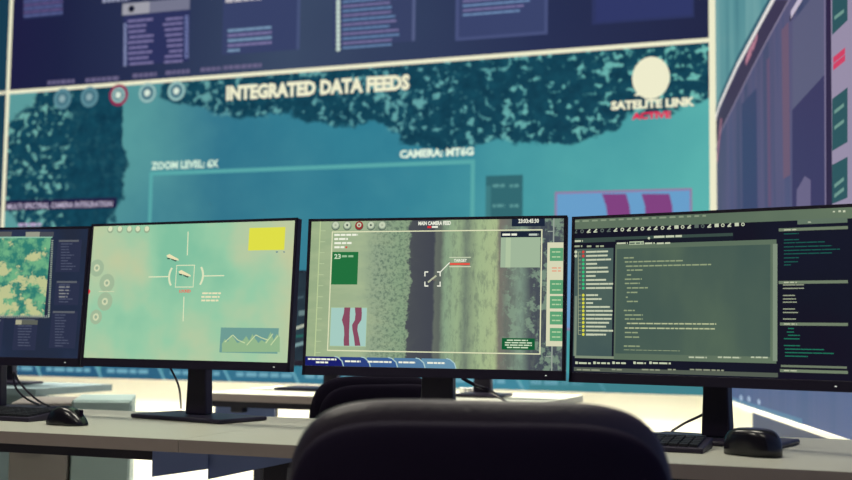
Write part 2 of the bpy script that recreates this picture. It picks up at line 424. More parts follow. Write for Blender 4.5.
# right display on the angled wall
SL = LEN-.3
off = .05
side = Canvas(cR+nR*off+Vector((0, 0, Z0))+sdir*.005, sdir.copy(), Vector((0, 0, 1)), SL, 3.5-Z0, .0015)
nn = N('purple_streak_picture'); v, x, y, z = nn.obj()
a = nn.noise(v, 3.2, 5, .6, stretch=(1, .06, 1)); b = nn.noise(v, 1.1, 4, .6, stretch=(1, .35, 1), off=(2, 3, 0))
c = nn.ramp(a, [(.25, (50, 62, 96)), (.42, (68, 76, 108)), (.52, (92, 88, 122)), (.6, (76, 82, 118)), (.75, (118, 104, 134))])
low = nn.step(y, .95, .2)
c = nn.mix(nn.math('MULTIPLY', low, .55), c, lin((92, 122, 162)))
purple = nn.emit(nn.mix(nn.math('MULTIPLY', b, .4), c, lin((62, 72, 110))))
nn = N('teal_streak_picture'); v, x, y, z = nn.obj()
tealpic = nn.emit(nn.ramp(nn.noise(v, 3, 4, .6, stretch=(1, .12, 1), off=(0, 4, 0)), [(.3, (70, 124, 134)), (.5, (90, 146, 152)), (.7, (116, 164, 166))]))
s = side
s.uvrect(0, SL, 0, s.H, purple, 0)
# teal upper corner and the pale curved strokes
curve = [(714, 124), (720, 106), (728, 88), (738, 66), (750, 44), (762, 22), (774, 0), (790, -28), (806, -56)]
for a, b in zip(curve, curve[1:]):
    ua, va = s.P(*a); ub, vb = s.P(*b)
    s.poly([(ua, va), (ub, vb), (ub, s.H), (ua, s.H)], tealpic, 1)
s.line(curve, .028, E(226, 222, 218), 3)
s.line([(p+1, q-9) for p, q in curve], .03, E(52, 96, 112), 2)
s.line([(716, 152), (722, 130), (735, 104), (752, 70), (770, 36), (790, 0), (806, -28)], .012, E(130, 122, 148), 2)
s.pp([(717, 150), (723, 128), (735, 102), (752, 68), (768, 38), (789, 0), (776, 0), (750, 46), (728, 90), (716, 122)], E(58, 52, 80), 1)
for a, b, c1, c2 in ((718, 722, 160, 120), (747, 752, 62, 52), (750, 754, 55, 44), (754, 758, 48, 36), (748, 751, 58, 50)):
    s.line([(a, c1), (b, c2)], .03, E(176, 120, 140), 3)
s.rect(782, 789, 30, 180, E(106, 86, 112), 1); s.rect(767, 770, 60, 208, E(96, 80, 112), 1)
s.rect(742, 757, 104, 230, E(56, 68, 104), 1)
# pale panel and dark block
s.pp([(793, 22), (826, -20), (826, 74), (793, 110)], E(90, 92, 122), 1)
s.pp([(793, 110), (826, 74), (826, 230), (793, 230)], E(58, 56, 96), 2)
s.pp([(798, 190), (806, 176), (812, 180), (812, 230), (797, 230)], E(104, 98, 132), 3)
s.pp([(791, 17), (799, 4), (806, -8), (806, -4), (799, 8), (791, 22)], E(30, 22, 44), 3)
s.line([(793, 14), (804, -4)], .03, E(196, 186, 206), 4)
s.line([(826, -20), (827, 240)], .02, E(118, 110, 140), 3)
s.pp([(827, -30), (833, -36), (833, 250), (827, 250)], E(44, 34, 66), 2)
s.pp([(832, -40), (852, -60), (858, -60), (858, 250), (834, 250)], E(150, 140, 166), 3)
for ya, yb in ((-16, 35), (99, 151), (165, 204), (214, 250)):
    k = (331-ya)/(331-99)*.75; k2 = (331-yb)/(331-99)*.75
    s.pp([(834, ya), (849.5, ya-15.5*k), (849.5, yb-15.5*k2), (834, yb)], E(44, 84, 92), 4)
for ya in (112, 128, 186, 196, 18): s.line([(837, ya), (846, ya-7)], .012, E(110, 150, 140), 5)
for ya in (60, 67): s.line([(836, ya), (847, ya-9)], .02, E(206, 62, 98), 5)
for px, py in ((742, 398), (750, 399), (760, 402)):
    s.disc(px, py, 1.6, E(156, 178, 204), 3, sq=.35)
s.uvrect(0, 2.0, 0, .02, E(90, 130, 160), 3)
sw = thing('video_wall', 'tall display on the angled right wall with purple streaks and a pale curved line', 'video wall', tuple(cR+sdir*(SL/2)+Vector((0, 0, Z0))))
s.build(sw)
bm = bmesh.new(); q = cR+sdir*.005-sw.location; e = q+sdir*SL
A = q+nR*.001; B = e+nR*.001; D = e+nR*(off-.0005); Fq = q+nR*(off-.0005)
slab(bm, [(p.x, p.y) for p in (A, B, D, Fq)], 0, s.H); obj('panel_housing', bm, M['plastic2'], sw)

# left display on the other angled wall
lc = Canvas(cL+nL*off+Vector((0, 0, Z0))+ldir*(LEN-.3), -ldir, Vector((0, 0, 1)), LEN-.305, 3.5-Z0, .0015)
nn = N('deep_teal_picture'); v, x, y, z = nn.obj()
deep = nn.emit(nn.ramp(nn.math('ADD', nn.math('MULTIPLY', y, .42), nn.math('MULTIPLY', nn.noise(v, 1.5, 3), .18)), [(.25, (40, 60, 74)), (.6, (56, 140, 142)), (.82, (30, 88, 100)), (1, (20, 50, 74))]))
lc.uvrect(0, lc.W, 0, lc.H, deep, 0)
_, vb = lc.P(2, 161); lc.uvrect(0, lc.W, vb-.03, vb, E(190, 220, 205), 2); lc.uvrect(0, lc.W, 0, vb-.03, E(36, 40, 58), 1)
lw = thing('video_wall', 'teal and black display on the left wall, a sliver at the photo edge', 'video wall', tuple(cL+ldir*(LEN/2)+Vector((0, 0, Z0))))
lc.build(lw)
bm = bmesh.new(); q = cL+ldir*.005-lw.location; e = q+ldir*(LEN-.305)
slab(bm, [(p.x, p.y) for p in (q+nL*.001, e+nL*.001, e+nL*(off-.0005), q+nL*(off-.0005))], 0, lc.H); obj('panel_housing', bm, M['plastic2'], lw)

# ================================================================== DESKS
DZ = .74; TH = .026
def desk(label, x0, x1, y0, y1, rz=0, group=None, tray=False, leg=(-1, 1), inset=.12, mats=('desk', 'edge'), rails=True):
    t = thing('desk', label, 'desk', ((x0+x1)/2, (y0+y1)/2, 0), rz, group)
    hw, hd = (x1-x0)/2, (y1-y0)/2
    bm = bmesh.new(); box(bm, -hw, hw, -hd+.002, hd, DZ-TH, DZ); obj('desktop', bm, M[mats[0]], t)
    bm = bmesh.new(); box(bm, -hw, hw, -hd, -hd+.0019, DZ-TH, DZ-.0006); obj('edge_band', bm, M[mats[1]], t)
    if not rails: return t
    bm = bmesh.new()
    box(bm, -hw+.02, hw-.02, -hd+.045, -hd+.085, DZ-TH-.024, DZ-TH-.0005)
    box(bm, -hw+.02, hw-.02, hd-.1, hd-.06, DZ-TH-.04, DZ-TH-.0005)
    obj('frame_rail', bm, M['beam'], t)
    for sx in leg:
        bm = bmesh.new(); xx = sx*(hw-inset)
        box(bm, xx-.03, xx+.03, -.04, .04, .03, DZ-TH-.045); box(bm, xx-.035, xx+.035, -hd+.06, hd-.06, 0, .03)
        box(bm, xx-.025, xx+.025, -hd+.085, hd-.1, DZ-TH-.045, DZ-TH-.001)
        bevel(bm, .003, 1); obj('leg', bm, M['beam'], t)
    return t
XS = -1.284
dl = desk('pale laminate desk under the two left monitors', -3.0, XS-.0008, 2.13, 2.80, leg=(-1,))
dr = desk('pale laminate desk behind the foreground chair, under the two right monitors', XS+.0008, .62, 2.13, 2.80, inset=.07)
# blue grey cable tray plates under the joint
def plate(px0, px1, yb0, yb1, Y, ytop=445):
    a = ony(px0, yb0, Y); b = ony(px1, yb1, Y); return a, b
Yp = 2.16
t = thing('cable_tray', 'blue-grey sheet metal cable tray hanging under the joint between the desks', 'cable tray', (XS, Yp+.1, .55))
for nm, (a0, a1, b0, b1, dy) in {'tray_plate': (152, 208, 477, 469, 0), 'side_plate': (208, 292, 479.5, 462, .006)}.items():
    A, B = plate(a0, a1, b0, b1, Yp+dy); bm = bmesh.new(); o = t.location
    zt = DZ-TH-.0005
    pts = [(A.x-o.x, A.z-o.z), (B.x-o.x, B.z-o.z), (B.x-o.x, zt-o.z), (A.x-o.x, zt-o.z)]
    prism(bm, pts, Yp+dy-o.y-.001, Yp+dy-o.y+.001)
    box(bm, A.x-o.x, B.x-o.x, Yp+dy-o.y+.0011, Yp+dy-o.y+.011-dy*.4, zt-o.z-.002, zt-o.z)
    obj(nm, bm, M['tray'], t)

# second row of desks
rd = desk('white desk of the row behind, with the black chair in front', -2.18, onz(592, 393, .74).x, 3.72, 4.36)
a = onz(238, 400, .7).x-rd.location.x
bm = bmesh.new(); box(bm, a, a+.24, -.2, -.19, .50, DZ-TH-.001); obj('modesty_panel', bm, M['tray'], rd)
rl = desk('far left desk of the row behind, its grey darkened in colour for dim light', -4.2, onz(99, 385, .74).x, 3.62, 4.1, mats=('dimtop', 'dimtop'), rails=False)
bm = bmesh.new(); px = onz(87, 389, .74).x-rl.location.x; box(bm, -.7, px, -.2, -.18, .03, DZ-TH-.0005); obj('modesty_panel', bm, M['dimtop'], rl)
# cabinets
def cabinet(label, px0, px1, pyt, Y, dep, m, group=None, drawers=3):
    n = Vector((-math.sin(R(31)), math.cos(R(31)), 0)); O = ony(71, 403, Y)
    A = hit(px0, pyt, O, n); B = hit(px1, pyt, O, n); top = A.z; c = (A+B)/2+n*dep/2
    t = thing('storage_cabinet', label, 'cabinet', (c.x, c.y, 0), R(31)); hw = Vector((B.x-A.x, B.y-A.y)).length/2; hd = dep/2
    bm = bmesh.new(); box(bm, -hw, hw, -hd+.02, hd, .02, top); bevel(bm, .003, 1); obj('body', bm, m, t)
    if drawers:
        h = (top-.04)/drawers
        for k in range(drawers):
            bm = bmesh.new(); box(bm, -hw+.004, hw-.004, -hd, -hd+.0195, .03+k*h, .03+(k+1)*h-.006); bevel(bm, .002, 1)
            d = obj('drawer', bm, m, t)
            bm = bmesh.new(); z = .03+(k+.62)*h; box(bm, -hw*.35, hw*.35, -hd-.016, -hd-.008, z-.006, z+.006); box(bm, -hw*.3, -hw*.25, -hd-.0085, -hd, z-.004, z+.004); box(bm, hw*.25, hw*.3, -hd-.0085, -hd, z-.004, z+.004)
            obj('handle', bm, M['beam'], d)
    else:
        bm = bmesh.new(); box(bm, -hw+.004, hw-.004, -hd, -hd+.0195, .03, top-.004); bevel(bm, .002, 1); obj('door', bm, m, t)
    return t
cabinet('narrow beige drawer cabinet seen above and below the left desk, beside the pale one', 10, 70.5, 403, 2.95, .34, M['cab'])
cabinet('plain pale grey-green cabinet right of the beige drawer cabinet', 71.5, 131.5, 400.5, 2.95, .34, M['cabl'], drawers=0)

# ================================================================== MONITORS
MW, MH, MD = .614, .366, .022
def monitor(label, X, Y, Z, yaw, tilt, neckw=.055, base_yaw=None, bw=.3, bd=.17, group=None, zdesk=DZ, byo=0.07, detail=True, bxo=0, nyo=.068):
    e = Vector((math.cos(yaw), math.sin(yaw), 0)); nb = Vector((-math.sin(yaw), math.cos(yaw), 0))
    up = Vector((0, 0, math.cos(tilt)))+nb*math.sin(tilt); bk = nb*math.cos(tilt)-Vector((0, 0, math.sin(tilt)))
    c = Vector((X, Y, Z))
    loc = c+nb*byo; loc.z = zdesk
    t = thing('computer_monitor', label, 'monitor', tuple(loc), yaw, group)
    inv = (Matrix.Translation(loc) @ Matrix.Rotation(yaw, 4, 'Z')).inverted()
    T = inv @ Matrix(((e.x, bk.x, up.x, c.x), (e.y, bk.y, up.y, c.y), (e.z, bk.z, up.z, c.z), (0, 0, 0, 1)))
    bm = bmesh.new()
    box(bm, -MW/2, MW/2, .0015, MD, 0, MH)
    for a, b, z0, z1 in ((-MW/2, MW/2, 0, .021), (-MW/2, MW/2, MH-.006, MH), (-MW/2, -MW/2+.007, .0, MH), (MW/2-.007, MW/2, .0, MH)):
        box(bm, a, b, 0, .0016, z0, z1)
    bevel(bm, .0015, 2)
    box(bm, -MW*.3, MW*.3, MD-.001, MD+.025, .06, MH-.07)
    for v in bm.verts: v.co = T @ v.co
    obj('housing', bm, M['plastic'], t)
    if detail:
        bm = bmesh.new(); box(bm, MW/2-.044, MW/2-.040, -.0006, 0, .009, .0108)
        for v in bm.verts: v.co = T @ v.co
        obj('power_light', bm, E(230, 235, 225), t)
    # neck
    bm = bmesh.new(); zb = .012; zt = .235
    y0 = nyo-byo
    prof = [(-neckw/2-.004, zb), (neckw/2+.004, zb), (neckw/2, .1), (neckw/2, zt), (-neckw/2, zt), (-neckw/2, .1)]
    prism(bm, prof, y0, y0+.032); bevel(bm, .004, 2)
    obj('neck', bm, M['plastic'], t)
    by = 0 if base_yaw is None else base_yaw-yaw
    bm = bmesh.new(); Tb = Matrix.Rotation(by, 4, 'Z')
    pts = [(-bw/2, -bd/2), (bw/2, -bd/2), (bw/2, bd/2), (-bw/2, bd/2)]
    slab(bm, pts, .0005, .011); bevel(bm, .004, 2)
    for v in bm.verts: v.co = Tb @ v.co + Vector((bxo, .012, 0))
    obj('stand_base', bm, M['plastic'], t)
    # canvas
    O = c - e*(MW/2-.007) + up*.021 + bk*.0012
    cv = Canvas(O, e, up, MW-.014, MH-.027, .0002)
    return t, cv

# ---- map / camera picture materials
def m3_picture():
    nn = N('aerial_field_picture'); v, x, y, z = nn.obj()
    u0 = nn.math('DIVIDE', x, MW-.014)
    amp = nn.math('ADD', .02, nn.math('MULTIPLY', nn.math('SUBTRACT', 1, nn.step(u0, .43, .48)), .07))
    wob = nn.math('MULTIPLY', nn.math('SUBTRACT', nn.noise(v, 34, 5, .7), .5), amp)
    u = nn.math('ADD', nn.math('ADD', u0, wob), nn.math('MULTIPLY', nn.math('SUBTRACT', y, .17), .008))
    c = nn.ramp(u, [(0, (156, 178, 138)), (.2, (164, 184, 148)), (.27, (150, 170, 142)), (.38, (140, 166, 134)), (.402, (142, 164, 134)), (.409, (78, 82, 88)), (.503, (70, 74, 84)), (.511, (104, 112, 104)), (.53, (98, 106, 100)),
                    (.55, (142, 168, 138)), (.6, (158, 182, 142)), (.63, (120, 136, 118)), (.68, (166, 188, 144)), (.745, (176, 194, 146)), (.76, (126, 122, 112)), (.80, (112, 120, 112)), (.84, (132, 156, 138)), (.88, (78, 84, 92)), (.94, (68, 76, 88)), (1, (80, 88, 96))])
    sp = nn.noise(v, 120, 4, .75); m = nn.step(sp, .46, .62)
    inb = nn.math('MULTIPLY', nn.step(u, .22, .30), nn.math('SUBTRACT', 1, nn.step(u, .405, .415)))
    c = nn.mix(nn.math('MULTIPLY', inb, nn.math('MULTIPLY', m, .7)), c, lin((82, 104, 94)))
    m2 = nn.step(nn.noise(v, 75, 5, .75, stretch=(1, .3, 1)), .46, .64)
    inb2 = nn.step(u, .50, .56)
    c = nn.mix(nn.math('MULTIPLY', inb2, nn.math('MULTIPLY', m2, .5)), c, lin((100, 112, 104)))
    cl = nn.math('MULTIPLY', nn.step(u, .76, .8), nn.step(nn.noise(v, 26, 5, .7, off=(4, 1, 0)), .5, .58))
    c = nn.mix(nn.math('MULTIPLY', cl, .7), c, lin((140, 166, 142)))
    hz = nn.noise(v, 30, 3, .6, stretch=(.3, 1, 1))
    c = nn.mix(nn.math('MULTIPLY', nn.math('SUBTRACT', 1, nn.step(u, .2, .45)), nn.math('MULTIPLY', nn.step(hz, .4, .7), .35)), c, lin((186, 200, 156)))
    return nn.emit(c, .92)
def soft(name, a, b, c, scale=4, k=1.0, stretch=(1, 1, 1), lo=.3, hi=.7):
    nn = N(name); v, x, y, z = nn.obj()
    return nn.emit(nn.ramp(nn.noise(v, scale, 4, .5, stretch=stretch), [(lo, a), ((lo+hi)/2, b), (hi, c)]), k)

# ---- monitor 1 (far left): operations dashboard
t1, cv = monitor('far left monitor with dark dashboard and green world map, cut by the photo edge', -2.162, 2.562, .865, R(4.2), R(5), group=None, bw=.3, byo=.075)
c = cv; dk = soft('dashboard_navy_picture', (38, 44, 60), (36, 46, 68), (46, 56, 82), 5)
c.uvrect(0, c.W, 0, c.H, dk, 0)
nn = N('green_map_picture'); v, x, y, z = nn.obj()
land = nn.step(nn.math('ADD', nn.noise(v, 13, 6, .68, off=(1.3, .9, 0)), nn.math('MULTIPLY', nn.math('SUBTRACT', y, .16), .6)), .47, .53)
gm = nn.emit(nn.mix(land, nn.mix(nn.noise(v, 4), lin((176, 186, 140)), lin((204, 206, 148))), nn.mix(nn.step(nn.noise(v, 30, 4, .6), .4, .62), lin((48, 124, 112)), lin((110, 176, 132)))))
c.rect(-118, 51, 239, 315, gm, 1); c.rect(-118, 52.5, 238, 239.5, E(140, 190, 165), 2)
for k in range(42):
    c.rect(51.5-k*.09, 53.5-k*.09, 240+k*1.85, 241+k*1.85, E(150, 165, 150), 2)
for k in range(84): c.rect(-118+k*2, -117+k*2, 315, 318, E(140, 150, 145), 2)
for a, b, m in ((26, 40, E(150, 152, 136)), (40, 54, E(74, 78, 86)), (-20, 12, E(90, 92, 92))): c.rect(a, b, 232, 237, m, 2)
for a, b, yt, yb in ((58, 82, 240, 272), (56, 80, 281, 305), (52, 78, 311, 348), (15, 38, 319, 350), (-40, 4, 319, 350), (-100, -60, 319, 350)):
    c.rect(a, b, yt, yb, E(44, 50, 74), 1)
    c.rect(a+1, b-3, yt, yt+2, E(92, 96, 104), 2)
    k = yt+4
    while k < yb-2: c.bars(a+3, a+random.uniform(10, 18), k, 1.1, E(76, 82, 104), 2, word=(4, 8), gap=.5); k += 2.8
for k in range(4): c.bars(59, 59+random.uniform(8, 12), 287+k*3.3, 1.2, E(132, 134, 136), 3, word=(5, 9))
c.rect(16, 38, 320, 324.5, E(92, 96, 88), 3); c.rect(16, 22, 320, 324.5, E(170, 168, 140), 4)
c.build(t1)

# ---- monitor 2: drone sight
t2, cv = monitor('monitor showing a pale green sky with square target sight and yellow block', -1.538, 2.551, .868, R(-4.3), R(3.7), base_yaw=R(-15), bw=.31, bd=.17)
c = cv
nn = N('pale_sky_picture'); v, x, y, z = nn.obj()
f = nn.math('ADD', nn.noise(v, 3.2, 4, .5, off=(.2, 0, 0)), nn.math('MULTIPLY', nn.math('SUBTRACT', 1, nn.math('ABSOLUTE', nn.math('DIVIDE', nn.math('SUBTRACT', x, .26), .22))), -.16))
c2 = nn.ramp(f, [(.28, (128, 192, 160)), (.40, (150, 202, 166)), (.5, (176, 202, 164)), (.62, (196, 200, 158))])
sky = nn.emit(c2)
c.uvrect(0, c.W, 0, c.H, sky, 0)
for px, k in ((110.5, 1), (120, 0), (129.5, 2), (138, 0), (147, 0)):
    c.disc(px, 229.5, 3, E(150, 172, 142), 2); c.disc(px, 228.8, 2.2, E(215, 222, 185), 3)
c.rect(249.5, 285.5, 228, 250.5, E(222, 222, 72), 2); c.rect(276, 278, 251.5, 252.5, E(60, 110, 140), 2); c.rect(283.5, 285, 251.5, 252.5, E(60, 110, 140), 2)
ln = E(222, 228, 190)
c.line([(188.2, 232), (187.4, 255)], .0028, ln); c.line([(184, 297), (183.2, 321)], .0028, ln)
c.line([(149, 277), (168, 276.6)], .0028, ln); c.line([(203, 276), (224, 275.6)], .0028, ln)
c.frame(176.5, 195, 265, 287.5, .0022, ln, 2)
c.disc(187, 276.5, 19, ln, 2, inner=.9, a0=150, a1=210, sq=.82); c.disc(185, 276, 19, ln, 2, inner=.9, a0=-30, a1=30, sq=.82)
c.text('LOCKED', 179.5, 191, 289.6, 292.6, E(232, 96, 84), 3, .04)
for k in range(3): c.bars(201.5+(0 if k else 1), 221-k*1.2, 293.3+k*3.6, 1.7, E(232, 226, 186), 3, word=(3, 6), gap=.7)
def drone(px, py):
    c.pp([(px-6, py-3), (px-3, py-4.5), (px+6, py+.5), (px+6.5, py+2.2), (px+3, py+1.5), (px-5, py-1.2)], E(236, 226, 182), 3)
    c.pp([(px-5.5, py-.6), (px-2, py-.3), (px-2.4, py+.9), (px-5, py+.6)], E(54, 84, 78), 4)
    c.pp([(px-1.4, py), (px+4.6, py+2), (px+3.6, py+3.2), (px-.8, py+1.4)], E(54, 84, 78), 4)
drone(172.5, 258.5); drone(184.5, 274.5)
for px, py, r in ((97, 268, 7), (107, 283, 7.5), (105, 301.5, 7.5), (96, 317, 6)):
    c.disc(px, py, r, E(160, 184, 152), 1); c.disc(px, py, 3, E(206, 214, 176), 3)
    c.disc(px, py, 1.4, E(150, 172, 145), 4)
c.line([(99, 291.5), (114, 291.5)], .002, E(206, 214, 176)); c.disc(88.5, 291.6, 2, E(226, 60, 70), 4)
c.rect(221, 279, 327.5, 352.5, E(110, 156, 148), 2)
prev = None
hs = [8, 13, 10, 17, 14, 9, 10, 12, 16, 11, 18, 13, 9, 12, 10, 14, 20, 12, 18, 15]
for k in range(len(hs)-1):
    a = 222+k*3.05; c.pp([(a, 352-hs[k]), (a, 352), (a+3.05, 352), (a+3.05, 352-hs[k+1])], E(146, 182, 140), 3)
for pts in ([(225, 342), (233, 335), (238, 340), (245, 343)], [(247, 345), (256, 335), (262, 338), (268, 340)], [(266, 343), (273, 334)], [(271, 345), (278, 336)]): c.line(pts, .002, E(206, 220, 168), 4)
c.build(t2)

# ---- monitor 3: map feed
t3, cv = monitor('middle monitor with aerial field map and blue tabs along its bottom edge', -.886, 2.537, .863, R(4.2), R(3.7), neckw=.075, bw=.3)
c = cv; c.uvrect(0, c.W, 0, c.H, m3_picture(), 0)
cr = E(222, 224, 186); wt = E(238, 240, 222)
for i, px in enumerate((335.7, 347.3, 359.2, 371, 382.3)):
    c.disc(px, 226, 4.2, E(70, 84, 78), 2); c.disc(px, 225.4, 4, E(150, 50, 48) if i == 2 else E(140, 158, 136), 3); c.disc(px, 225, 3.1 if i != 2 else 2.3, E(196, 208, 180), 4)
    c.disc(px, 225.2, 1, E(60, 74, 70) if i in (1, 3) else E(150, 60, 58) if i == 2 else E(170, 180, 156), 5)
c.frame(332, 542.5, 231.5, 351, .0026, cr, 3)
c.uvrect(.021, .0236, 0, c.H, E(186, 204, 152), 2)
for k in range(12): v0 = .03+k*.026; c.uvrect(.0236, .036, v0, v0+.0015, E(182, 200, 156), 2)
for k in range(10): c.uvrect(c.W-.036, c.W-.024, .03+k*.031, .032+k*.031, E(150, 162, 150), 2)
c.uvrect(c.W-.024, c.W-.021, 0, c.H, E(150, 162, 150), 2)
for k, (a, tx) in enumerate(((358, ''), (348, ''), (352, ''), (344.5, ''))): c.bars(334.5, a, 235+k*4.1, 2, wt, 4, word=(3.5, 7), gap=.8)
c.disc(346.5, 247.3, 1, E(214, 70, 66), 5)
c.rect(332.5, 358.5, 252, 284.5, E(34, 112, 62), 3); c.text('23', 334.5, 341, 254, 259, E(200, 222, 190), 4, .03); c.bars(342, 353.5, 256.3, 2, E(150, 190, 150), 4)
c.rect(331, 367.5, 307, 346.5, E(166, 190, 150), 3); c.rect(331.4, 367, 307.8, 345.8, E(164, 202, 192), 4)
for cxs in (((344.5, 350.5, 307.5), (344, 350, 313), (342, 349.8, 320), (344, 349.5, 327), (344.4, 349.2, 334), (343.8, 349.2, 340), (344, 349.4, 345.8)),
            ((355, 361.8, 307.5), (355.6, 362, 314), (355, 361.5, 320), (352.2, 358, 325), (352.6, 357.5, 330), (354, 359, 337), (355, 360.6, 345.8))):
    for a, b in zip(cxs, cxs[1:]): c.pp([(a[0], a[2]), (b[0], b[2]), (b[1], b[2]), (a[1], a[2])], E(136, 76, 96), 5)
c.text('MAIN CAMERA FEED', 418.5, 451, 221.4, 225.4, wt, 4, .04); c.rect(427.5, 431.5, 226, 228.2, E(214, 50, 60), 4); c.bars(432, 438, 227, 1.8, wt, 4)
for a, b, m in ((425, 428, 1), (437.5, 440.5, 1)):
    for yy in (272, 286): c.line([(a, yy), (b, yy)], .0028, wt, 4)
for xx in (425, 440.2):
    for a, b in ((272, 276), (282, 286)): c.line([(xx, a), (xx, b)], .0026, wt, 4)
c.line([(428.5, 282), (436, 276)], .004, E(186, 190, 160), 4); c.line([(432, 280), (436, 280)], .002, E(110, 100, 92), 5)
c.line([(440.5, 272), (449.5, 262.8)], .0022, wt, 4)
c.rect(449.5, 471, 257, 258, E(196, 206, 176), 4); c.text('TARGET', 454, 467, 259, 262, wt, 5, .03); c.rect(450, 470, 263, 265.2, E(224, 84, 70), 5); c.rect(449.5, 471, 266.2, 267.2, E(206, 212, 182), 4)
c.rect(501, 541, 231.5, 237.5, E(26, 36, 54), 4); c.bars(502.5, 517, 234.7, 2, wt, 5); c.bars(529, 539, 234.7, 2, E(190, 200, 190), 5)
c.rect(501, 540.5, 237.5, 267.5, E(160, 182, 154), 3); c.rect(506, 511, 237.5, 267.5, E(176, 196, 162), 4)
c.rect(512, 545, 215.5, 226.5, E(28, 38, 58), 3); c.text('23:03:45:30', 518.5, 539, 219, 223.2, wt, 5, .03)
c.rect(502, 535, 338, 349.5, E(18, 92, 52), 4)
for k in range(4): c.bars(505+2*(k % 3 == 0), 532-4*(k % 3 == 0), 340.2+k*2.4, 1.2, E(206, 224, 194), 5, word=(4, 8), gap=.8)
c.rect(547.5, 565.5, 242.5, 346.2, E(214, 214, 182), 3)
for yt, yb in ((248, 261), (280, 294), (296, 308.5), (311.5, 324.5), (328, 341)):
    c.rect(550, 563.3, yt, yb, E(92, 160, 116), 4)
    for q in (yt+4, yb-4): c.bars(552, 561, q, 1.3, E(176, 206, 160), 5, word=(3, 5), gap=.5)
for q in (268, 271): c.bars(552, 561, q, 1.3, E(226, 160, 130), 5)
# tabs
hgt = .0215
us = [0, .085, .150, .215, .28, .352]
for i in range(5):
    a, b = us[i], us[i+1]; col = ((26, 32, 108), (44, 66, 128), (60, 96, 148), (84, 124, 160), (104, 146, 172))[i]
    c.poly([(a, 0), (b+.008, 0), (b+.004, hgt*.55), (b-.006, hgt*.92), (b-.014, hgt), (a, hgt)], E(*col), 9-i)
    c.poly([(b+.008, 0), (b+.0105, 0), (b+.0065, hgt*.58), (b-.005, hgt), (b-.014, hgt*1.08), (b-.014, hgt*.98), (b-.006, hgt*.9), (b+.004, hgt*.52)], E(170, 200, 200), 9.5-i)
    m_ = (a+b)/2
    wds = ((.034, .014), (.018,), (.028,), (.019,), (.02,))[i]
    for j, hw in enumerate(wds):
        vv = hgt*(.62 if len(wds) > 1 and j == 0 else .28 if len(wds) > 1 else .45); uu = m_-hw-.002
        while uu < m_+hw: w_ = min(random.uniform(.006, .014), m_+hw-uu); c.uvrect(uu, uu+w_, vv, vv+.004, wt, 11); uu += w_+.0015
c.build(t3)

# ---- monitor 4: code editor
t4, cv = monitor('right monitor with a grey-green code editor on a dark background', -.276, 2.506, .860, R(-13.4), R(2.2), bw=.3)
c = cv
ink = soft('editor_ink_picture', (24, 26, 44), (22, 24, 38), (24, 18, 34), 3); c.uvrect(0, c.W, 0, c.H, ink, 0)
edt = soft('editor_page_picture', (62, 84, 80), (74, 94, 84), (92, 112, 90), 5, stretch=(1, .5, 1), lo=.25, hi=.75)
bar = soft('editor_bar_picture', (84, 104, 88), (94, 112, 94), (106, 124, 100), 4, lo=.2, hi=.8)
W_, H_ = c.W, c.H
c.uvrect(0, W_, H_-.022, H_, bar, 1)
w2 = E(196, 204, 176); w3 = E(160, 170, 140)
c.bars(574, 706, 221.5, 1.6, E(136, 152, 126), 3, word=(3.5, 7), gap=3.2)
c.rect(833, 835, 211, 212.4, w2, 3); c.rect(838.5, 841, 210.3, 212.2, w2, 3); c.rect(843, 845.5, 210.4, 212.4, w2, 3)
px = 574
for k in range(26):
    yy = 231.6-(px-574)*.043
    m = w2 if k not in (0, 1, 4, 5, 18, 19) else E(92, 104, 98)
    if 13 < k and k % 3 == 0: c.rect(px, px+4.2, yy-1.8, yy+1.6, m, 3)
    elif k % 3 == 1: c.disc(px+1.5, yy, 1.8, m, 3, inner=.5)
    else: c.line([(px, yy+1.4), (px+2.6, yy-1.4)], .0032, m, 3); c.line([(px+1, yy+1.4), (px+3, yy+1.2)], .0022, m, 3)
    px += 6.7
c.rect(574.5, 733, 238.5, 243, E(58, 76, 70), 2); c.bars(654, 682, 237, 2, w2, 4, word=(8, 12)); c.disc(649, 238.3, 1.2, w2, 4)
c.bars(575, 583, 241.2, 1.7, w2, 4)
for a, b in ((574.5, 582.5), (587, 591.5), (596, 604)): c.bars(a, b, 246.4, 1.7, w3, 4)
# project tree
c.rect(575, 613.5, 249, 356, soft('tree_pane_picture', (62, 82, 84), (72, 92, 88), (84, 104, 94), 6), 1)
c.rect(575, 577.5, 296, 356, E(120, 136, 118), 3); c.rect(575, 614, 355.5, 358, E(128, 142, 120), 3)
c.line([(578.4, 252), (578.4, 334)], .0016, E(150, 160, 130), 3)
rows = [(252, 'r'), (256, 'r')]+[(260+4.02*k, 'g') for k in range(8)]+[(295.2+3.92*k, 'y') for k in range(11)]
for i, (yy, k) in enumerate(rows):
    col = {'r': E(206, 70, 62), 'g': E(58, 190, 124), 'y': E(214, 214, 74)}[k]
    c.disc(583.4, yy, 1.35, col, 4, seg=10); c.line([(578.5, yy), (581, yy)], .0014, E(150, 160, 130), 3)
    if k == 'r': c.disc(576, yy, 1.5, w2, 4, seg=8)
    c.bars(586.2, 586.2+(22, 21.5, 25, 11, 22, 22.5, 9.5, 20, 27, 26, 12, 15.5, 7, 24, 26.5, 26, 25.5, 23, 20, 27, 20)[i], yy, 1.75, w2, 4, word=(7, 14), gap=.25)
c.bars(586.2, 597, 334.8, 1.5, w2, 4)
